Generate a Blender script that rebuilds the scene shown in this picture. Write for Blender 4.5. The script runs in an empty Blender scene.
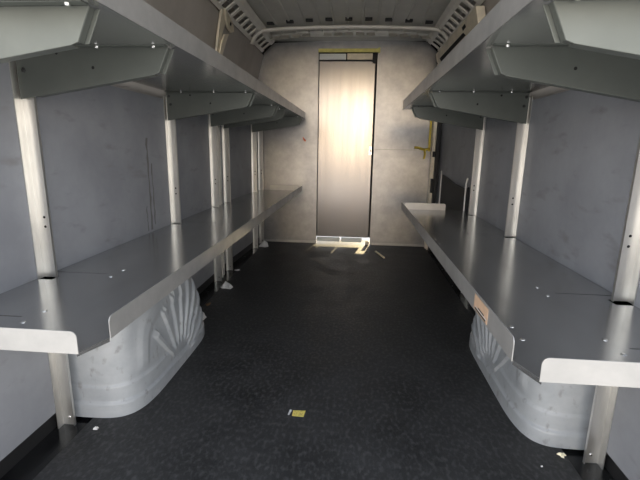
import bpy, bmesh, math, random
from mathutils import Vector, Matrix
random.seed(4)
S = bpy.context.scene
COL = S.collection

# ------------------------------------------------------------------ camera
cd = bpy.data.cameras.new('camera')
cam = bpy.data.objects.new('camera', cd); COL.objects.link(cam)
rt = Vector((0.99611721, 0.08647128, 0.01652946)); up = Vector((-0.03475546, 0.2137507, 0.97626979)); fw = Vector((-0.08088611, 0.97305362, -0.2159261))
m = Matrix((rt, up, -fw)).transposed().to_4x4()
m.translation = Vector((0.0997, 0.0, 0.95))
cam.matrix_world = m
cd.sensor_width = 36; cd.lens = 418.7 / 640 * 36; cd.clip_start = 0.02
S.camera = cam

# ------------------------------------------------------------------ world: low sun glow behind the open rear doors
SKY_STRENGTH = 2.3
w = bpy.data.worlds.new('sky'); S.world = w; w.use_nodes = True
nt = w.node_tree; nt.nodes.clear(); N = nt.nodes.new; LK = nt.links.new
tc = N('ShaderNodeTexCoord')
sep = N('ShaderNodeSeparateXYZ'); LK(tc.outputs['Generated'], sep.inputs[0])
mr = N('ShaderNodeMapRange'); mr.inputs['From Min'].default_value = -0.3; mr.inputs['From Max'].default_value = 0.7
LK(sep.outputs['Z'], mr.inputs['Value'])
cr = N('ShaderNodeValToRGB'); el = cr.color_ramp
el.elements[0].position = 0.0; el.elements[0].color = (0.36, 0.355, 0.345, 1)
el.elements[1].position = 1.0; el.elements[1].color = (0.25, 0.28, 0.34, 1)
for p, c in ((0.27, (0.42, 0.42, 0.42, 1)), (0.32, (0.94, 0.79, 0.64, 1)), (0.42, (1.0, 0.98, 0.95, 1)), (0.6, (0.56, 0.60, 0.66, 1))):
    e = el.elements.new(p); e.color = c
LK(mr.outputs[0], cr.inputs[0])
def lobe(d, power, col, strength):
    dt = N('ShaderNodeVectorMath'); dt.operation = 'DOT_PRODUCT'
    v = Vector(d).normalized(); dt.inputs[1].default_value = v
    LK(tc.outputs['Generated'], dt.inputs[0])
    mx = N('ShaderNodeMath'); mx.operation = 'MAXIMUM'; mx.inputs[1].default_value = 0; LK(dt.outputs['Value'], mx.inputs[0])
    pw = N('ShaderNodeMath'); pw.operation = 'POWER'; pw.inputs[1].default_value = power; LK(mx.outputs[0], pw.inputs[0])
    ml = N('ShaderNodeMath'); ml.operation = 'MULTIPLY'; ml.inputs[1].default_value = strength; LK(pw.outputs[0], ml.inputs[0])
    vs = N('ShaderNodeVectorMath'); vs.operation = 'SCALE'; vs.inputs[0].default_value = col
    LK(ml.outputs[0], vs.inputs['Scale'])
    return vs.outputs[0]
def vadd(a, b):
    n = N('ShaderNodeVectorMath'); n.operation = 'ADD'; LK(a, n.inputs[0]); LK(b, n.inputs[1]); return n.outputs[0]
tot = vadd(cr.outputs[0], lobe((0.0, -1, 0.052), 1500, (1.0, 0.72, 0.38), 8))
tot = vadd(tot, lobe((0.0, -1, 0.06), 60, (1.0, 0.58, 0.30), .16))
bg = N('ShaderNodeBackground'); bg.inputs['Strength'].default_value = SKY_STRENGTH; LK(tot, bg.inputs['Color'])
wo = N('ShaderNodeOutputWorld'); LK(bg.outputs[0], wo.inputs[0])

# sunlight that reaches the cab through the windscreen and leaks under the partition door
sd = bpy.data.lights.new('sun', 'SUN'); sd.energy = 4.5; sd.color = (1.0, 0.80, 0.45); sd.angle = 0.02
sun = bpy.data.objects.new('sun', sd); COL.objects.link(sun)
sun.rotation_euler = Vector((-0.17, -1, -0.135)).to_track_quat('-Z', 'Y').to_euler()
sun.location = (1, 8, 3)

S.view_settings.view_transform = 'Standard'; S.view_settings.look = 'None'
S.view_settings.gamma = 1; S.view_settings.use_curve_mapping = False
S.view_settings.exposure = 0.98
S.cycles.diffuse_bounces = 10

# ------------------------------------------------------------------ materials
def mat(name, base, rough, metal=0.0, spots=None, bump=0.0, bscale=80, stretch=(1, 1, 1), rvar=0.0, scale=6.0, base2=None, mixw=(0.35, 0.65), spec=None, detail=8):
    """principled with noise between base and base2, roughness variation, optional specks and bump"""
    M = bpy.data.materials.new(name); M.use_nodes = True
    t = M.node_tree; n = t.nodes; b = n['Principled BSDF']; L = t.links.new
    b.inputs['Metallic'].default_value = metal; b.inputs['Roughness'].default_value = rough
    if spec is not None: b.inputs['Specular IOR Level'].default_value = spec
    co = n.new('ShaderNodeTexCoord'); mp = n.new('ShaderNodeMapping'); mp.inputs['Scale'].default_value = stretch
    L(co.outputs['Object'], mp.inputs['Vector'])
    nz = n.new('ShaderNodeTexNoise'); nz.inputs['Scale'].default_value = scale; nz.inputs['Detail'].default_value = detail; nz.inputs['Roughness'].default_value = 0.6
    L(mp.outputs[0], nz.inputs['Vector'])
    mrr = n.new('ShaderNodeMapRange'); mrr.inputs['From Min'].default_value = mixw[0]; mrr.inputs['From Max'].default_value = mixw[1]
    L(nz.outputs['Fac'], mrr.inputs['Value'])
    mix = n.new('ShaderNodeMix'); mix.data_type = 'RGBA'
    mix.inputs[6].default_value = (*base, 1); mix.inputs[7].default_value = (*(base2 or base), 1)
    L(mrr.outputs[0], mix.inputs[0]); out = mix.outputs[2]
    if spots:
        col, sc, lo, hi, st = spots
        mp2 = n.new('ShaderNodeMapping'); mp2.inputs['Scale'].default_value = st; L(co.outputs['Object'], mp2.inputs['Vector'])
        n2 = n.new('ShaderNodeTexNoise'); n2.inputs['Scale'].default_value = sc; n2.inputs['Detail'].default_value = 5
        L(mp2.outputs[0], n2.inputs['Vector'])
        r2 = n.new('ShaderNodeMapRange'); r2.inputs['From Min'].default_value = lo; r2.inputs['From Max'].default_value = hi
        L(n2.outputs['Fac'], r2.inputs['Value'])
        m2 = n.new('ShaderNodeMix'); m2.data_type = 'RGBA'; m2.inputs[7].default_value = (*col, 1)
        L(r2.outputs[0], m2.inputs[0]); L(out, m2.inputs[6]); out = m2.outputs[2]
    L(out, b.inputs['Base Color'])
    if rvar:
        r3 = n.new('ShaderNodeMapRange'); r3.inputs['To Min'].default_value = rough - rvar; r3.inputs['To Max'].default_value = rough + rvar
        r3.inputs['From Min'].default_value = 0.3; r3.inputs['From Max'].default_value = 0.7
        L(nz.outputs['Fac'], r3.inputs['Value']); L(r3.outputs[0], b.inputs['Roughness'])
    if bump:
        n3 = n.new('ShaderNodeTexNoise'); n3.inputs['Scale'].default_value = bscale; n3.inputs['Detail'].default_value = 4
        L(mp.outputs[0], n3.inputs['Vector'])
        bp = n.new('ShaderNodeBump'); bp.inputs['Strength'].default_value = bump; bp.inputs['Distance'].default_value = 0.003
        L(n3.outputs['Fac'], bp.inputs['Height']); L(bp.outputs[0], b.inputs['Normal'])
    return M

M_SHELF = mat('brushed aluminium', (0.50, 0.50, 0.49), 0.20, 0.85, rvar=0.04, scale=5, base2=(0.42, 0.42, 0.415), stretch=(1, 0.3, 1))
M_LIP = mat('folded aluminium edge', (0.44, 0.43, 0.415), 0.36, 0.45, rvar=0.06, scale=8, base2=(0.35, 0.345, 0.335))
M_BRK = mat('satin zinc bracket', (0.15, 0.16, 0.145), 0.42, 0.5, rvar=0.05, scale=4, base2=(0.125, 0.135, 0.122))
M_POST = mat('galvanised post', (0.80, 0.785, 0.75), 0.32, 0.85, rvar=0.05, scale=30, base2=(0.62, 0.61, 0.58), stretch=(1, 1, 0.12))
M_RIVET = mat('bright rivet', (0.85, 0.85, 0.84), 0.25, 1.0)
M_BOLT = mat('dark bolt', (0.05, 0.05, 0.05), 0.4, 0.6)
M_HOLE = mat('dark hole', (0.01, 0.01, 0.01), 0.9)
M_WALL = mat('grey wall lining', (0.335, 0.345, 0.37), 0.50, 0.0, spots=((0.235, 0.235, 0.24), 13, 0.60, 0.76, (1, .55, 1.6)), bump=0.15, bscale=40, scale=3.2, base2=(0.255, 0.263, 0.285))
M_UPWALL = mat('upper van side', (0.50, 0.465, 0.43), 0.5, 0.1, scale=3, base2=(0.40, 0.37, 0.34))
M_BULK = mat('partition aluminium', (0.36, 0.355, 0.35), 0.34, 0.9, scale=11, base2=(0.25, 0.25, 0.255), mixw=(0.25, 0.75), detail=4)
M_DOOR = mat('door aluminium', (0.26, 0.25, 0.242), 0.22, 0.95, rvar=0.03, scale=3, base2=(0.235, 0.225, 0.22), stretch=(5, 1, 0.3))
M_PLATE = mat('pale door plate', (0.62, 0.66, 0.66), 0.4, 0.2)
M_FLOOR = mat('black floor sheet', (0.024, 0.0245, 0.025), 0.52, 0.0, spots=((0.10, 0.10, 0.10), 75, 0.48, 0.88, (1, .6, 1)), bump=0.5, bscale=90, scale=5, base2=(0.042, 0.042, 0.043), rvar=0.08, spec=0.4)
M_GUT = mat('black edge channel', (0.008, 0.008, 0.009), 0.22, 0.0, rvar=0.08, scale=10, base2=(0.02, 0.02, 0.02), spec=0.4)
M_BLACK = mat('black rubber', (0.012, 0.012, 0.013), 0.6)
M_ARCH = mat('scuffed white paint', (0.42, 0.44, 0.455), 0.38, 0.0, spots=((0.20, 0.195, 0.19), 40, 0.60, 0.80, (1, 1, 0.6)), scale=9, base2=(0.33, 0.35, 0.37), bump=0.1, bscale=60)
M_ROOF = mat('primed roof steel', (0.72, 0.715, 0.67), 0.42, 0.1, scale=5, base2=(0.62, 0.615, 0.58))
M_BOW = mat('pale roof frame', (0.84, 0.81, 0.74), 0.4, 0.1, scale=10, base2=(0.74, 0.71, 0.65))
M_CREAM = mat('cream painted steel', (0.86, 0.77, 0.60), 0.4, 0.1, scale=12, base2=(0.66, 0.60, 0.48))
M_YELLOW = mat('yellow strap', (0.80, 0.62, 0.07), 0.5, 0.0, scale=30, base2=(0.65, 0.50, 0.06))
M_OLIVE = mat('yellowed door header', (0.75, 0.70, 0.22), 0.45, 0.2, scale=30, base2=(0.62, 0.57, 0.19))
M_PAPER = mat('white paper', (0.75, 0.75, 0.74), 0.8, scale=30, base2=(0.6, 0.6, 0.6))
M_TAG = mat('pale yellow label', (0.80, 0.66, 0.16), 0.6, spots=((0.45, 0.36, 0.14), 260, 0.55, 0.6, (1, 1, 1)))
M_STICK = mat('orange label', (0.62, 0.42, 0.28), 0.5, scale=60, base2=(0.52, 0.36, 0.25))
M_INK = mat('black print', (0.02, 0.02, 0.02), 0.6)
M_RED = mat('red mark', (0.45, 0.09, 0.04), 0.6)
M_LEAF = mat('dry brown leaf', (0.22, 0.13, 0.07), 0.8)
M_TAN = mat('pale wood sliver', (0.95, 0.88, 0.65), 0.6)
M_STAIN = mat('dried drip stain', (0.17, 0.165, 0.16), 0.6)

# ------------------------------------------------------------------ helpers
def box(bm, a, b):
    x0, y0, z0 = a; x1, y1, z1 = b
    v = [bm.verts.new(p) for p in ((x0,y0,z0),(x1,y0,z0),(x1,y1,z0),(x0,y1,z0),(x0,y0,z1),(x1,y0,z1),(x1,y1,z1),(x0,y1,z1))]
    for f in ((0,3,2,1),(4,5,6,7),(0,1,5,4),(1,2,6,5),(2,3,7,6),(3,0,4,7)): bm.faces.new([v[i] for i in f])
def prism(bm, pts, vec):
    """extrude a planar outline (3-D points) by vec"""
    vec = Vector(vec); a = [bm.verts.new(p) for p in pts]; b = [bm.verts.new(Vector(p) + vec) for p in pts]
    n = len(pts); bm.faces.new(a); bm.faces.new(b[::-1])
    for i in range(n): bm.faces.new((a[i], b[i], b[(i+1) % n], a[(i+1) % n]))
def tube(bm, pts, r, seg=8, flat=1.0, axis=Vector((0, 0, 1))):
    rings = []
    for i, p in enumerate(pts):
        p = Vector(p); d = (Vector(pts[min(i+1, len(pts)-1)]) - Vector(pts[max(i-1, 0)])).normalized()
        u = d.cross(axis).normalized() if abs(d.dot(axis)) < .95 else d.cross(Vector((1, 0, 0))).normalized()
        v = u.cross(d).normalized()
        rings.append([bm.verts.new(p + u*math.cos(2*math.pi*k/seg)*r + v*math.sin(2*math.pi*k/seg)*r*flat) for k in range(seg)])
    for a, b in zip(rings, rings[1:]):
        for k in range(seg): bm.faces.new((a[k], a[(k+1) % seg], b[(k+1) % seg], b[k]))
    bm.faces.new(rings[0][::-1]); bm.faces.new(rings[-1])
def dome(bm, c, r, h, n, seg=10):
    """rivet head / bolt head standing on point c along normal n"""
    n = Vector(n).normalized(); u = n.orthogonal().normalized(); v = n.cross(u); c = Vector(c)
    rings = [[bm.verts.new(c + (u*math.cos(2*math.pi*k/seg) + v*math.sin(2*math.pi*k/seg))*r*q + n*h*z) for k in range(seg)] for q, z in ((1, 0), (.95, .4), (.7, .8), (.35, .97))]
    for a, b in zip(rings, rings[1:]):
        for k in range(seg): bm.faces.new((a[k], a[(k+1) % seg], b[(k+1) % seg], b[k]))
    bm.faces.new(rings[0][::-1]); bm.faces.new(rings[-1])
def link(name, bm, m, parent=None, loc=None, smooth=False, bevel=0.0):
    """one mesh object; vertices are given in the frame of the parent, or in the room's frame when top-level (loc = its base)"""
    me = bpy.data.meshes.new(name)
    if loc is not None: bmesh.ops.translate(bm, verts=bm.verts, vec=-Vector(loc))
    bmesh.ops.recalc_face_normals(bm, faces=bm.faces)
    bm.to_mesh(me); bm.free()
    for mm in (m if isinstance(m, (list, tuple)) else [m]): me.materials.append(mm)
    if smooth:
        for p in me.polygons: p.use_smooth = True
    o = bpy.data.objects.new(name, me); COL.objects.link(o)
    if parent: o.parent = parent
    if loc is not None: o.location = loc
    if bevel:
        b = o.modifiers.new('bevel', 'BEVEL'); b.width = bevel; b.segments = 2; b.limit_method = 'ANGLE'
    return o
def new(): return bmesh.new()
def tag(o, label, cat, group=None, kind=None):
    o['label'] = label; o['category'] = cat
    if group: o['group'] = group
    if kind: o['kind'] = kind
    return o
def thing(name, label, cat, loc, group=None, kind=None):
    o = bpy.data.objects.new(name, None); COL.objects.link(o); o.location = loc; o.empty_display_size = .05
    return tag(o, label, cat, group, kind)
def struct(name, bm, m, label, cat, **k):
    return tag(link(name, bm, m, **k), label, cat, kind='structure')
def copy_tree(src, loc, label, kids):
    r = src.copy(); COL.objects.link(r); r.location = loc; r['label'] = label
    for ch in kids:
        c = ch.copy(); COL.objects.link(c); c.parent = r
    return r

def WX(y):                                  # half width of the load space
    return 0.895 if y < 3.3 else 0.895 - (y - 3.3) / 0.84 * 0.04
Y0, Y1 = 0.70, 4.14

# ------------------------------------------------------------------ shell
bm = new(); box(bm, (-.80, Y0, -.012), (.80, Y1 + .2, 0)); struct('floor', bm, M_FLOOR, 'black scuffed load floor of the van', 'floor')
bm = new(); box(bm, (-.93, Y0, -.03), (.93, Y1 + .5, -.0125)); struct('trim_1', bm, M_GUT, 'glossy black channel along both edges of the floor', 'trim')

for s, side in ((-1, 'left'), (1, 'right')):
    ys = [Y0, 1.0, 2.0, 3.3, 3.7, Y1 + .02]
    # lower grey lining
    bm = new()
    for a, b in zip(ys[:4], ys[1:4]):
        prism(bm, [(s*WX(a), a, .05), (s*WX(b), b, .05), (s*WX(b), b, 1.178), (s*WX(a), a, 1.178)], (s*.012, 0, 0))
    bmesh.ops.remove_doubles(bm, verts=bm.verts, dist=1e-5)
    struct('wall_' + side, bm, M_WALL, 'grey scuffed lining panel on the %s side of the van' % side, 'wall')
    bm = new()
    for a, b in zip(ys[3:], ys[4:]):
        prism(bm, [(s*WX(a), a, .05), (s*WX(b), b, .05), (s*WX(b), b, 1.178), (s*WX(a), a, 1.178)], (s*.012, 0, 0))
    bmesh.ops.remove_doubles(bm, verts=bm.verts, dist=1e-5)
    struct('wall_%s_front' % side, bm, M_WALL, 'grey lining next to the partition on the %s side' % side, 'wall')
    bm = new()
    for a, b in zip(ys, ys[1:]):
        prism(bm, [(s*(WX(a)+.012), a, -.0125), (s*(WX(b)+.012), b, -.0125), (s*(WX(b)+.012), b, .05), (s*(WX(a)+.012), a, .05)], (s*.03, 0, 0))
    struct('baseboard_' + side, bm, M_BLACK, 'black strip at the foot of the %s lining' % side, 'baseboard')
    # upper body side, leaning inwards, and the void behind the perforated roof rail
    prof = [(.925, 1.10), (.915, 1.24), (.865, 1.55), (.805, 1.785), (.84, 1.80), (.80, 1.965)]
    bm = new()
    for (p, z0), (q, z1) in zip(prof, prof[1:]):
        prism(bm, [(s*p, Y0, z0), (s*q, Y0, z1), (s*q, Y1 + .1, z1), (s*p, Y1 + .1, z0)], (s*.012, 0, .001))
    struct('wall_%s_upper' % side, bm, M_UPWALL, 'brownish grey upper body side above the %s shelf' % side, 'wall')
    bm = new()
    prism(bm, [(s*.93, Y0, -.03), (s*.93, Y1+.1, -.03), (s*.93, Y1+.1, 1.3), (s*.93, Y0, 1.3)], (s*.02, 0, 0))
    struct('wall_%s_outer' % side, bm, M_UPWALL, 'outer body skin behind the %s lining' % side, 'wall')
    # perforated roof rail: two runners and rungs, square openings between them
    bm = new()
    A = Vector((s*.80, 0, 1.79)); B = Vector((s*.695, 0, 1.868)); nrm = Vector((s*.006, 0, .008))
    def strip(t0, t1, ya, yb):
        P, Q = A.lerp(B, t0), A.lerp(B, t1)
        prism(bm, [(P.x, ya, P.z), (Q.x, ya, Q.z), (Q.x, yb, Q.z), (P.x, yb, P.z)], nrm)
    strip(0, .22, Y0, 4.06); strip(.80, 1.0, Y0, 4.06)
    y = Y0
    while y < 4.0: strip(.22, .80, y, y + .034); y += .122
    prism(bm, [(B.x, Y0, B.z), (B.x - s*.02, Y0, B.z + .03), (B.x - s*.02, 4.06, B.z + .03), (B.x, 4.06, B.z)], nrm)
    struct('trim_%d' % (2 if s < 0 else 3), bm, M_BOW, 'roof rail with a row of square openings on the %s side' % side, 'trim')

# ceiling: lengthwise swages in the roof skin
bm = new(); xs = []
x = -.82; k = 0
while x < .82:
    xs += [(x, 0), (x + .092, 0), (x + .097, 1), (x + .109, 1), (x + .114, 0)]; x += .118
def rz(x, h): return 1.955 - .045*(x/.8)**2 - .010*h
rows = []
for y in (Y0, 2.0, 3.0, 3.55, 4.3): rows.append([bm.verts.new((x, y, rz(x, h))) for x, h in xs])
for a, b in zip(rows, rows[1:]):
    for i in range(len(a)-1): bm.faces.new((a[i], a[i+1], b[i+1], b[i]))
o = struct('ceiling', bm, M_ROOF, 'grey roof skin with lengthwise pressed ribs', 'ceiling')
sm = o.modifiers.new('s', 'SOLIDIFY'); sm.thickness = .004; sm.offset = 1

def roof_bow(name, y, zc, r, flat, m, label, ends):
    bm = new(); pts = []
    for i in range(33):
        x = -.72 + 1.44*i/32; pts.append((x, y, zc - .022*(x/.72)**2))
    e = (.735, .06, .745, .13, .80) 
    pts = [(-.792, y + .02, 1.768), (-.77, y + .012, 1.81), (-.738, y + .005, 1.845), (-.70, y, 1.862)] + pts[2:-2] + [(.70, y, 1.862), (.738, y + .005, 1.842), (.77, y + .012, 1.81), (.792, y + .02, 1.768)]
    tube(bm, pts, r, 10, flat)
    return struct(name, bm, m, label, 'roof frame', smooth=True)
roof_bow('trim_4', 3.62, 1.888, .020, .75, M_BOW, 'pale roof bow bent down at both ends', (.80, .17, .085))
bm = new()  # small black blocks draw the row of dark gaps above the bow
for i in range(9):
    x = -.63 + .157*i; box(bm, (x - .028, 3.60, rz(x, 0) - .017), (x + .028, 3.64, rz(x, 0) - .001))
struct('trim_7', bm, M_BLACK, 'black bonding pads between the roof bow and the roof skin', 'trim')
# header behind the bow: pressed beam with a row of raised pads
bm = new()
for i in range(15):
    x = -.66 + i*.094
    if i in (4, 10): continue
    prism(bm, [(x - .038, 3.90, rz(x, 0) - .062), (x + .036, 3.90, rz(x, 0) - .062), (x + .030, 3.97, rz(x, 0) - .022), (x - .038, 3.97, rz(x, 0) - .022)], (0, .006, .006))
struct('trim_5', bm, M_BOW, 'raised pads pressed along the roof header', 'trim', bevel=.004)
bm = new(); box(bm, (-.76, 3.99, 1.905), (.76, 4.16, 1.985)); box(bm, (-.74, 3.975, 1.925), (.74, 3.99, 1.99))
struct('trim_8', bm, M_ROOF, 'pressed roof header over the partition', 'trim', bevel=.006)

# ------------------------------------------------------------------ partition with its door
DX0, DX1, DZ1 = -.285, .258, 1.825
bm = new()
def bulk(pts): prism(bm, [(x, Y1, z) for x, z in pts], (0, .014, 0))
bulk([(-.87, -.01), (DX0, -.01), (DX0, DZ1), (DX0, 1.905), (-.70, 1.89), (-.80, 1.80), (-.87, 1.55)])
bulk([(DX1, -.01), (.87, -.01), (.87, 1.55), (.80, 1.80), (.70, 1.895), (DX1, 1.915)])
bulk([(DX0, DZ1), (DX1, DZ1), (DX1, 1.915), (0, 1.915), (DX0, 1.905)])
struct('wall_front', bm, M_BULK, 'bare aluminium partition behind the driver cab', 'partition')
bm = new(); box(bm, (DX1 + .006, Y1 - .001, .9385), (.85, Y1, .9415)); struct('trim_9', bm, M_BRK, 'dark horizontal joint in the partition right of the door', 'trim')
bm = new(); box(bm, (-.85, Y1 - .005, .0), (DX0, Y1, .022)); box(bm, (DX1+.02, Y1 - .005, .0), (.85, Y1, .022))
struct('trim_6', bm, M_LIP, 'joint and foot strip of the partition', 'trim')
bm = new()  # added unseen panels: door gap stays dark above, light leaks only low
box(bm, (-1, 4.20, .062), (1, 4.22, 2.0)); box(bm, (-1, 4.15, 1.99), (1, 4.64, 2.01)); box(bm, (-1, 4.15, .3), (-.99, 4.64, 2)); box(bm, (.99, 4.15, .3), (1, 4.64, 2))
struct('wall_cab', bm, M_BLACK, 'dark cab behind the partition', 'wall')

d = thing('door_1', 'narrow brushed aluminium sliding door in the partition', 'door', (-.02, Y1 + .02, 0), kind='structure')
def dp(name, a, b, m, lab=None, bev=.002):
    bm = new(); box(bm, a, b); o = link(name, bm, m, d, bevel=bev); o.location = (0, 0, 0)
    for v in o.data.vertices: v.co -= Vector(d.location)
    if lab: o['label'] = lab
    return o
dp('door_panel', (DX0 + .006, Y1 + .016, .068), (.240, Y1 + .03, 1.735), M_DOOR)
dp('top_plate', (DX0 + .008, Y1 - .002, 1.745), (-.032, Y1 + .02, 1.797), M_PLATE, 'grey plate above the door')
dp('top_plate', (-.022, Y1 - .002, 1.745), (.212, Y1 + .02, 1.80), M_CREAM, 'cream plate above the door')
dp('bottom_plate', (DX0 + .008, Y1 - .002, .022), (-.045, Y1 + .02, .062), M_PLATE, 'pale plate under the door')
dp('bottom_plate', (-.03, Y1 - .002, .022), (.175, Y1 + .02, .062), M_PLATE, 'pale plate under the door')
dp('door_stop', (.213, Y1 - .006, .0), (.25, Y1 + .006, .036), M_CREAM, 'cream block at the foot of the door')
dp('door_catch', (.214, Y1 - .004, 1.715), (.248, Y1 + .015, 1.79), M_BLACK, 'black catch at the top corner')
dp('door_edge', (.238, Y1 + .004, .075), (.243, Y1 + .02, 1.735), M_BOLT, 'dark vertical edge')
lt = dp('latch', (.212, Y1 - .012, .885), (.238, Y1 + .004, .965), M_RIVET, 'bright latch plate')
bm = new(); box(bm, (.22, Y1 - .02, .91), (.23, Y1 - .012, .945)); o = link('latch_knob', bm, M_BOLT, lt)
for v in o.data.vertices: v.co -= Vector(d.location)
bm = new(); box(bm, (DX0 - .002, Y1 - .016, 1.806), (.272, Y1 - .0005, 1.838)); box(bm, (.262, Y1 - .02, 1.80), (.278, Y1 - .0005, 1.845))
tag(link('door_header', bm, M_OLIVE, bevel=.002), 'yellowed strip across the top of the partition door', 'strip', kind='structure')

# body pillar by the partition on the right with its black seal, plus the slotted pillar on the left
pl = thing('pillar', 'cream door pillar beside the partition, right side', 'pillar', (.83, 4.08, -.0125), kind='structure')
def pp(name, a, b, m, lab=None, bev=.002):
    bm = new(); box(bm, a, b); o = link(name, bm, m, pl, bevel=bev)
    for v in o.data.vertices: v.co -= Vector(pl.location)
    if lab: o['label'] = lab
pp('column', (.792, 4.06, -.0125), (.83, 4.12, 1.70), M_CREAM)
pp('seal', (.822, 3.995, -.0125), (.85, 4.055, 1.60), M_BLACK, 'black rubber seal')
pp('clip', (.80, 4.03, .88), (.82, 4.06, .93), M_BLACK, 'black clip')
pp('clip', (.80, 4.02, .55), (.82, 4.06, .68), M_BLACK, 'black clip')

bm = new(); xa = -.893
zs = [0.0]; z = .05
while z < 1.17:
    box(bm, (xa, 2.925, z), (xa + .016, 2.945, z + .065)); box(bm, (xa, 2.985, z), (xa + .016, 3.005, z + .065)); box(bm, (xa, 2.925, z + .065), (xa + .016, 3.005, z + .095)); z += .095
box(bm, (xa, 2.925, -.0125), (xa + .016, 3.005, .05)); box(bm, (xa + .014, 2.925, -.0125), (xa + .028, 2.932, 1.17))
tag(link('slotted_upright', bm, M_BOW, loc=(xa, 2.96, -.0125)), 'pale slotted body upright just behind the third metal post on the left wall', 'upright', kind='structure')

# black lower panel of the side door, right
bm = new(); xw = .882
prism(bm, [(xw, 2.97, -.0), (xw, 3.92, -.0), (xw, 3.92, .72), (xw, 3.85, .735), (xw, 3.4, .69), (xw, 3.05, .68), (xw, 2.97, .70)], (-.014, 0, 0))
lp = tag(link('door_lining', bm, M_BLACK, loc=(xw, 3.4, 0), bevel=.004), 'black plastic lower lining of the side door beyond the right shelf', 'panel', kind='structure')
bm = new(); tube(bm, [(.862, 3.88, .1), (.862, 3.88, .7), (.864, 3.9, .76)], .006); tube(bm, [(.862, 3.0, .1), (.862, 3.0, .72), (.866, 2.99, .76)], .006)
o = link('edge_strip', bm, M_BOW, lp); o['label'] = 'pale metal edge strips'
for v in o.data.vertices: v.co -= Vector(lp.location)

# ------------------------------------------------------------------ wheel arches
def arch(s, P, yc, a, h, label):
    bm = new(); NU, NV = 300, 72; g = []; n_near, n_far, mexp = 5.0, 2.7, 5.0
    ribs = [math.radians(q) for q in (22, 37, 51, 65, 80, 96, 112, 130)]
    prof = []
    for i in range(6001):
        th = math.pi*i/6000; c, q = math.cos(th), max(0.0, math.sin(th)); n = n_far if c > 0 else n_near
        prof.append((math.copysign(abs(c)**(2/n), c), q**(2/n), c))
    prof[-1] = (-1.0, 0.0, -1.0); acc = [0.0]
    for p, q in zip(prof, prof[1:]): acc.append(acc[-1] + math.hypot((q[0]-p[0])*a, (q[1]-p[1])*h))
    k = 0
    for i in range(NU + 1):                              # even steps along the outline
        t = acc[-1]*i/NU
        while k < 6000 and acc[k] < t - 1e-9: k += 1
        Yr, Zr, c = prof[k]; row = []
        for j in range(NV + 1):
            ph = math.pi/2*(j/NV)
            r = abs(math.cos(ph))**(2/mexp); px = math.sin(ph)**(2/mexp)
            pass
            if j > NV*0.5:                              # spread the rings over the side face
                r = (abs(math.cos(math.pi/4))**(2/mexp))*(1 - (j/NV - .5)/.5*.9995); px = (1 - r**mexp)**(1/mexp)
            y, z, x = yc + a*Yr*r, h*Zr*r, P*px
            ang = math.atan2(z, y - yc); rad = math.hypot((y - yc)/a, z/h)
            # pressed ribs fanning out from the foot of the arch
            if .22 < rad < .97 and px > .75:
                e = min(1, (rad - .22)/.08)*min(1, (.97 - rad)/.10)
                for rb in ribs:
                    dd = abs(ang - rb)*rad*.4
                    wd = .016*(.5 + rad*.7)
                    if dd < wd and not (rad > .74 and ang > math.radians(95)): x += .011*e*min(1, (wd - dd)/.006)
            if j > NV*.45 and .66 < r < .80 and (c < .1) and z > .13: x += .006*min(1, (z - .13)/.03, (r - .66)/.02, (.80 - r)/.02)
            st = .005*min(1, max(0, (.118 - z)/.006)) + .008*min(1, max(0, (.056 - z)/.006))
            if 0.15 < px: x += st
            if j < NV*.75: y += st*(1 if c > 0 else -1)*min(1, abs(Yr)**4)
            row.append(bm.verts.new((s*(.897 - x), y, max(z, 0))))
        g.append(row)
    for i in range(NU):
        for j in range(NV): bm.faces.new((g[i][j], g[i+1][j], g[i+1][j+1], g[i][j+1]))
    bmesh.ops.remove_doubles(bm, verts=bm.verts, dist=2e-4)
    o = link('wheel_arch', bm, M_ARCH, loc=(s*.89, yc, 0), smooth=True)
    tag(o, label, 'wheel arch', 'wheel arches', kind=None)
    return o
arch(-1, .247, 1.64, .385, .455, 'white ribbed wheel arch under the left lower shelf')
arch(1, .205, 1.67, .40, .455, 'pale blue-white scuffed wheel arch under the right lower shelf')

# ------------------------------------------------------------------ metal posts
def make_post(s):
    r = thing('shelf_post', '', 'post', (0, 0, 0), 'metal posts carrying the shelves')
    bm = new(); H = 1.205
    # angle section: flange on the wall, web facing the rear doors, small return lip
    box(bm, (-s*.002, -.028, 0), (-s*.0045, 0, H))
    box(bm, (-s*.002, 0, 0), (-s*.048, .0025, H))
    box(bm, (-s*.0455, -.007, 0), (-s*.048, 0, H))
    web = link('channel', bm, M_POST, r)
    hs = []
    for z in (.735, .705, 1.02):
        bm = new(); dome(bm, (-s*.028, .0, z), .0042, .0012, (0, -1, 0)); o = link('bolt_hole', bm, M_HOLE, r); hs.append(o)
        if z == 1.02: COL.objects.unlink(o); hs.pop()
    bm = new(); dome(bm, (-s*.028, .0, .03), .005, .003, (0, -1, 0)); hs.append(link('bolt', bm, M_RIVET, r))
    return r, [web] + hs
PL = [(1.215, 'metal post nearest the rear opening on the left wall'), (2.19, 'second metal post from the rear opening on the left wall'),
      (2.84, 'third left wall metal post, in front of the slotted upright'), (3.12, 'fourth left wall metal post, just beyond the slotted upright'),
      (3.87, 'fifth metal post from the rear opening on the left wall'), (4.09, 'metal post in the corner of left wall and partition')]
PR = [(1.215, 'metal post nearest the rear opening on the right wall'), (2.12, 'second metal post from the rear opening on the right wall'),
      (2.82, 'last metal post on the right wall, beside the black door lining')]
for s, lst in ((-1, PL), (1, PR)):
    base, kids = make_post(s)
    for i, (y, lab) in enumerate(lst):
        loc = (s*(WX(y) + (0.001 if y < 3.3 else -.001)), y, -.0125)
        if i == 0: base.location = loc; base['label'] = lab
        else: copy_tree(base, loc, lab, kids)

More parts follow.
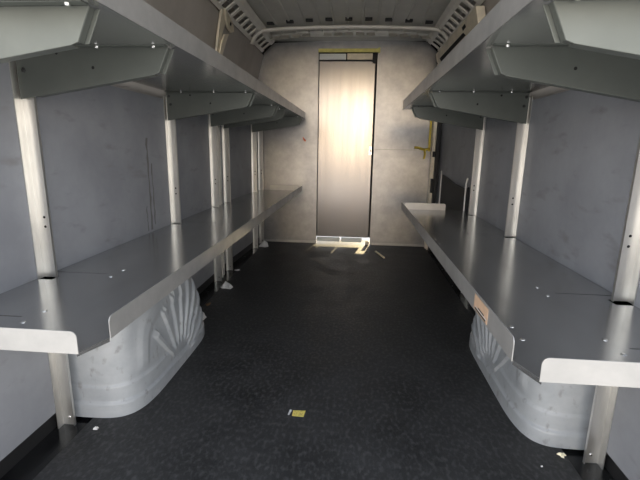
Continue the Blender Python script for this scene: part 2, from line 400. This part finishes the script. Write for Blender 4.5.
# ------------------------------------------------------------------ brackets
def make_bracket(s, tip=.432, drop=.068, wall_drop=.142):
    """origin at the wall, shelf underside level; the web faces the rear opening"""
    r = thing('shelf_bracket', '', 'bracket', (0, 0, 0), 'tapered brackets under the shelves')
    def X(x): return s*(x - .895)
    t2 = tip + .030; t3 = tip + .046; D = .020
    zk = -(drop + .006); k = (.840 - t3)/(.886 - t3); zf = zk + (-wall_drop - zk)*k
    bm = new()
    web = [(X(.886), 0, -.002), (X(tip), 0, -.002), (X(t2), 0, -drop), (X(t3), 0, zk), (X(.886), 0, -wall_drop)]
    prism(bm, web, (0, .0025, 0))
    prism(bm, [(X(.886), 0, -.002), (X(tip), 0, -.002), (X(tip), -.024, -.002), (X(.886), -.024, -.002)], (0, 0, .002))
    prism(bm, [(X(t3), .0025, zk), (X(.840), .0025, zf), (X(.840), .028, zf), (X(t3), .028, zk)], (0, 0, .0025))
    prism(bm, [(X(tip), .0025, -.003), (X(t2), .0025, -drop), (X(t2), D, -drop), (X(tip), D, -.003)], (s*.0025, 0, 0))
    prism(bm, [(X(t2), D, -drop), (X(tip), D, -.003), (X(tip - .010), D, -.003), (X(t2 - .010), D, -drop)], (0, .0025, 0))
    body = link('channel', bm, M_BRK, r, bevel=.0012); kids = [body]
    for x in (tip + .035, .63, .80):
        bm = new(); dome(bm, (X(x), -.014, -.002), .006, .006, (0, 0, -1)); kids.append(link('rivet', bm, M_RIVET, r))
    for x, z in ((.872, -.022), (.866, -.062)):
        bm = new(); dome(bm, (X(x), 0, z), .0075, .004, (0, -1, 0), 6); kids.append(link('bolt', bm, M_BOLT, r))
    for x, z in ((.655, -.055), (.76, -.016)):
        bm = new(); dome(bm, (X(x), 0, z), .0045, .0008, (0, -1, 0)); kids.append(link('bolt_hole', bm, M_HOLE, r))
    return r, kids
ZU, ZL = 1.215, .5255
nth = ['nearest the rear opening', 'second from the rear opening', 'third from the rear opening', 'fourth from the rear opening', 'fifth from the rear opening', 'in the corner by the partition']
for s, side, ups, lows in ((-1, 'left', (.855, 1.205, 2.18, 2.83, 3.11, 3.86), (1.205, 2.18, 2.83, 3.11, 3.86)), (1, 'right', (.855, 1.205, 2.11, 2.81), (1.205, 2.11, 2.81))):
    for z, lev, lst in ((ZU, 'upper', ups), (ZL, 'lower', lows)):
        base, kids = make_bracket(s, .432 if s < 0 else .440) if lev == 'upper' else make_bracket(s, .56, .03, .10)
        first = True
        for i, y in enumerate(lst):
            if lev == 'upper': lab = 'tapered grey bracket under the %s upper shelf, %s' % (side, nth[i])
            else: lab = 'tapered grey bracket beneath the %s lower shelf, %s' % (side, nth[i])
            loc = (s*(WX(y) - .001), y - .002, z)
            if first: base.location = loc; base['label'] = lab; first = False
            else: copy_tree(base, loc, lab, kids)

# ------------------------------------------------------------------ shelves
def rounded_lip(y0, y1, z0, h, r, round0=True, round1=True):
    pts = [(y0, z0)]
    pts.append((y1, z0))
    if round1: pts += [(y1 - r + r*math.cos(a), z0 + h - r + r*math.sin(a)) for a in [math.pi/2*k/5 for k in range(6)]]
    else: pts.append((y1, z0 + h))
    if round0: pts += [(y0 + r + r*math.cos(a), z0 + h - r + r*math.sin(a)) for a in [math.pi/2 + math.pi/2*k/5 for k in range(6)]]
    else: pts.append((y0, z0 + h))
    return pts
def shelf(s, label, z0, F, ya, yb, posts, slits, end_lips, rivs, lip_h=.052):
    r = thing('shelf', label, 'shelf', (s*.65, (ya+yb)/2, z0), 'long aluminium shelves')
    off = Vector(r.location); T = .003
    def L(name, bm, m, **k):
        bmesh.ops.translate(bm, verts=bm.verts, vec=-off); return link(name, bm, m, r, **k)
    # deck outline with notches for the posts and slits cut from the wall edge
    near = ya; side0 = ya + .075
    G = F + .0027; out = [(F + .03, ya + .0027), (G, side0), (G, yb)]
    def wx(y): return WX(y) - .003
    out.append((wx(yb), yb))
    cuts = sorted([('p', y) for y in posts] + [('s', y) for y in slits], key=lambda t: -t[1])
    for kind, y in cuts:
        if kind == 'p':
            if y + .008 > yb:
                out.pop(); out += [(wx(y) - .05, yb), (wx(y) - .05, y - .034), (wx(y), y - .034)]; continue
            out += [(wx(y), y + .008), (wx(y) - .05, y + .008), (wx(y) - .05, y - .034), (wx(y), y - .034)]
        else:
            out += [(wx(y), y + .002), (.71, y + .0025), (.71, y - .0005), (wx(y), y - .002)]
    out.append((wx(ya), ya + .0027))
    bm = new(); prism(bm, [(s*x, y, z0) for x, y in out], (0, 0, T))
    bmesh.ops.triangulate(bm, faces=[f for f in bm.faces if len(f.verts) > 4])
    L('deck', bm, M_SHELF)
    bm = new(); prism(bm, [(s*F, y, z) for y, z in rounded_lip(side0, yb, z0, lip_h, .014, True, False)], (-s*-.0025, 0, 0)); L('front_lip', bm, M_LIP, bevel=.0006)
    if z0 < 1:
        bm = new(); prism(bm, [(s*(F + .03), ya + .0025, z0), (s*G, side0, z0), (s*G, side0, z0 - .007), (s*(F + .03), ya + .0025, z0 - .007)], (s*.003, .002, 0)); L('corner_edge', bm, M_RIVET)
    for (x0, x1, y) in end_lips:
        bm = new(); prism(bm, [(s*x, y, z) for x, z in rounded_lip(x0, x1, z0, lip_h - .002, .014, True, x1 < .8)], (0, .0025, 0)); L('end_lip', bm, M_LIP, bevel=.0006)
    for x, y in rivs:
        bm = new(); dome(bm, (s*x, y, z0 + T), .0065, .0022, (0, 0, 1)); L('rivet', bm, M_RIVET)
    return r
rv = [(.68, .87), (.68, .94), (.68, 1.235), (.68, 1.31), (.68, 2.16), (.68, 2.25), (.68, 3.08), (.68, 3.17)]
shelf(-1, 'long aluminium lower shelf on the left side, reaching the partition', ZL + .002, .43, .742, 4.115, [p[0] for p in PL], [.90, 1.262, 2.235, 3.165],
      [(.455, .886, .742), (.47, .75, 4.112)], rv)
sr = shelf(1, 'long aluminium lower shelf on the right side with an orange label on its edge', ZL + .002, .43, .742, 3.03, [p[0] for p in PR], [.90, 1.262, 2.165],
      [(.455, .886, .742), (.45, .735, 3.0)], rv[:-2] + [(.49, .92), (.49, .99), (.49, 1.9), (.49, 2.0)])
shelf(-1, 'long aluminium upper shelf on the left side, reaching the partition', ZU, .402, .742, 4.115, [], [], [(.43, .86, .742)], [], .058)
shelf(1, 'long aluminium upper shelf on the right side, ending before the partition', ZU, .403, .742, 3.06, [], [], [(.44, .86, .742)], [], .058)

# ------------------------------------------------------------------ upper body details
# left: folded steel stay on the upper body side
def upx(z): return .915 - (z - 1.24)*.195
st = thing('body_stay', 'cream folded steel stay on the left upper body side above the shelf', 'bracket', (-upx(1.5), 2.95, 1.5))
def sp(name, bm, m, par=st, **k):
    bmesh.ops.translate(bm, verts=bm.verts, vec=-Vector(par.location)); return link(name, bm, m, par, **k)
def slab(bm, yz, t, off):
    prism(bm, [(-(upx(z) - off), y, z) for y, z in yz], (-t, 0, 0))
bm = new(); slab(bm, [(2.848, 1.815), (2.842, 1.685), (2.858, 1.546), (2.866, 1.49), (2.925, 1.495), (2.916, 1.552), (2.915, 1.662), (2.954, 1.751), (2.916, 1.824)], .016, .022); sp('front_arm', bm, M_CREAM, bevel=.004)
bm = new(); slab(bm, [(2.87, 1.81), (2.964, 1.796), (3.071, 1.77), (3.117, 1.73), (3.057, 1.709), (2.982, 1.721), (2.921, 1.754)], .016, .034); sp('gusset', bm, M_CREAM, bevel=.004)
bm = new(); slab(bm, [(3.009, 1.691), (2.98, 1.64), (2.942, 1.544), (2.935, 1.49), (2.878, 1.48), (2.882, 1.538), (2.89, 1.607), (2.922, 1.669)], .012, .036); sp('lower_arm', bm, M_CREAM, bevel=.004)
bm = new(); slab(bm, [(2.995, 1.765), (3.025, 1.76), (3.022, 1.742), (2.992, 1.745)], .001, .0355); sp('slot', bm, M_HOLE)
# right: folded cream rail
rl = thing('body_rail', 'cream folded steel rail with a dark slot on the right upper body side', 'rail', (upx(1.7), 3.3, 1.7))
def slabr(bm, yz, t, off): prism(bm, [((upx(z) - off), y, z) for y, z in yz], (t, 0, 0))
bm = new(); slabr(bm, [(3.99, 1.762), (2.714, 1.763), (2.713, 1.63), (3.86, 1.63), (3.99, 1.70)], .05, .06); sp('rail', bm, M_CREAM, rl, bevel=.004)
bm = new(); slabr(bm, [(3.84, 1.698), (3.04, 1.699), (2.99, 1.671), (3.80, 1.664)], .001, .0612); sp('slot', bm, M_HOLE, rl)
bm = new(); slabr(bm, [(3.059, 1.735), (2.979, 1.737), (2.963, 1.713), (3.042, 1.71)], .001, .0612); sp('opening', bm, M_HOLE, rl)

# yellow strap with hook on the partition, right
ys_ = thing('strap', 'yellow strap with a hook hanging on the partition near the right pillar', 'strap', (.76, Y1 - .01, .85))
bm = new(); box(bm, (.768, Y1 - .012, .93), (.788, Y1 - .006, 1.30)); sp('webbing', bm, M_YELLOW, ys_)
bm = new(); tube(bm, [(.785, Y1 - .012, .955), (.73, Y1 - .014, .945), (.68, Y1 - .014, .962), (.64, Y1 - .012, .965)], .011, 8); tube(bm, [(.735, Y1 - .014, .95), (.742, Y1 - .016, .90), (.735, Y1 - .014, .86)], .010, 8)
sp('hook', bm, M_YELLOW, ys_, smooth=True)
# label on the edge of the right lower shelf
lb = thing('label', 'orange label with black print stuck on the front edge of the right lower shelf', 'label', (.4295, 1.04, .535))
bm = new(); box(bm, (.4285, .985, .534), (.4297, 1.10, .574)); sp('backing', bm, M_STICK, lb)
bm = new(); box(bm, (.4280, .995, .5365), (.4284, 1.09, .541)); box(bm, (.4280, 1.01, .5455), (.4284, 1.06, .549)); sp('print', bm, M_INK, lb)
bm = new(); box(bm, (.4280, .99, .5425), (.4284, 1.085, .5445)); sp('white_line', bm, M_PAPER, lb)

# small things lying on the floor
def chip(name, label, cat, c, pts, h, m, group=None, bumpy=0):
    bm = new(); q = [bm.verts.new((c[0]+x, c[1]+y, .0008 + (random.random()*bumpy))) for x, y in pts]
    t = [bm.verts.new((c[0]+x*.7, c[1]+y*.7, .001 + h*(.25 + .75*random.random()))) for x, y in pts]
    top = bm.verts.new((c[0], c[1], h*1.2)); n = len(pts)
    bm.faces.new(q[::-1])
    for i in range(n):
        bm.faces.new((q[i], q[(i+1) % n], t[(i+1) % n], t[i])); bm.faces.new((t[i], t[(i+1) % n], top))
    return tag(link(name, bm, m, loc=(c[0], c[1], c[2] if len(c) > 2 else 0)), label, cat, group)
def lump(name, label, cat, c, r, h, m, n=9):
    pts = [(r[0]*math.cos(2*math.pi*k/n)*random.uniform(.45, 1.2), r[1]*math.sin(2*math.pi*k/n)*random.uniform(.45, 1.2)) for k in range(n)]
    return chip(name, label, cat, c, pts, h, m, bumpy=.001)
chip('paper_label', 'small pale yellow printed label lying flat on the black floor', 'label', (-.078, 1.345), [(-.024, -.017), (.018, -.019), (.022, .019), (-.024, .017)], .0006, M_TAG)
chip('paper_scrap', 'tiny torn white strip beside the yellow label on the floor', 'scrap', (-.112, 1.349), [(-.006, -.016), (.0, -.017), (.006, .014), (-.003, .017)], .0008, M_PAPER)
lump('crumpled_paper', 'crumpled white paper on the floor beside the left wall posts', 'paper', (-.765, 2.68), (.045, .06), .035, M_PAPER)
lump('crumpled_paper', 'white paper scrap at the far end of the left wheel arch', 'paper', (-.735, 2.14), (.022, .05), .035, M_PAPER)
lump('crumpled_paper', 'white scraps at the foot of the left post near the partition', 'paper', (-.765, 3.90), (.06, .05), .05, M_PAPER)
bm = new(); tube(bm, [(.305, 3.83, .009), (.37, 3.62, .007)], .009, 6)
tag(link('wood_sliver', bm, M_TAN, loc=(.34, 3.72, 0)), 'thin pale sliver lying on the floor before the partition door', 'sliver')
lump('debris_crumb', 'small pale crumb on the floor beside the left wheel arch', 'crumb', (-.755, 1.185), (.011, .009), .008, M_PAPER)
lump('debris_crumb', 'small pale crumb on the floor beside the right wheel arch', 'crumb', (.785, 1.222), (.013, .012), .009, M_TAN)
lump('debris_crumb', 'tiny crumb on the floor left of the pale crumb by the right arch', 'crumb', (.70, 1.165), (.004, .004), .004, M_PAPER)
lump('dry_leaf', 'small dry brown leaf on the floor beyond the left wheel arch', 'leaf', (-.775, 2.35), (.02, .03), .006, M_LEAF)
lump('paper_scrap', 'small flat white scrap on the floor beside the fourth left post', 'scrap', (-.80, 3.08), (.03, .02), .006, M_PAPER)
# marks on the lining and the partition
def mark(name, pts, n, m, label):
    bm = new(); prism(bm, pts, n); tag(link(name, bm, m, loc=pts[0]), label, 'mark', kind='structure')
bm = new()
for y, z0, z1, wd in ((1.955, .54, .98, .009), (1.99, .56, .86, .006), (1.915, .54, .66, .004)):
    n = 14; L_, R_ = [], []
    for k in range(n+1):
        z = z0 + (z1-z0)*k/n; j = random.uniform(-.004, .004); q = wd*random.uniform(.3, 1)
        L_.append((-.8947, y + j - q, z)); R_.append((-.8947, y + j + q, z))
    for k in range(n): prism(bm, [L_[k], R_[k], R_[k+1], L_[k+1]], (.0006, 0, 0))
tag(link('drip_stain', bm, M_STAIN, loc=(-.8947, 1.97, .55)), 'dark vertical drip stain on the left wall before the second post', 'stain', kind='structure')
mark('red_smudge', [(-.425, Y1 - .001, 1.02), (-.405, Y1 - .001, 1.00), (-.395, Y1 - .001, 1.015), (-.43, Y1 - .001, 1.05)], (0, .0008, 0), M_RED, 'small red smudge on the partition left of its door')
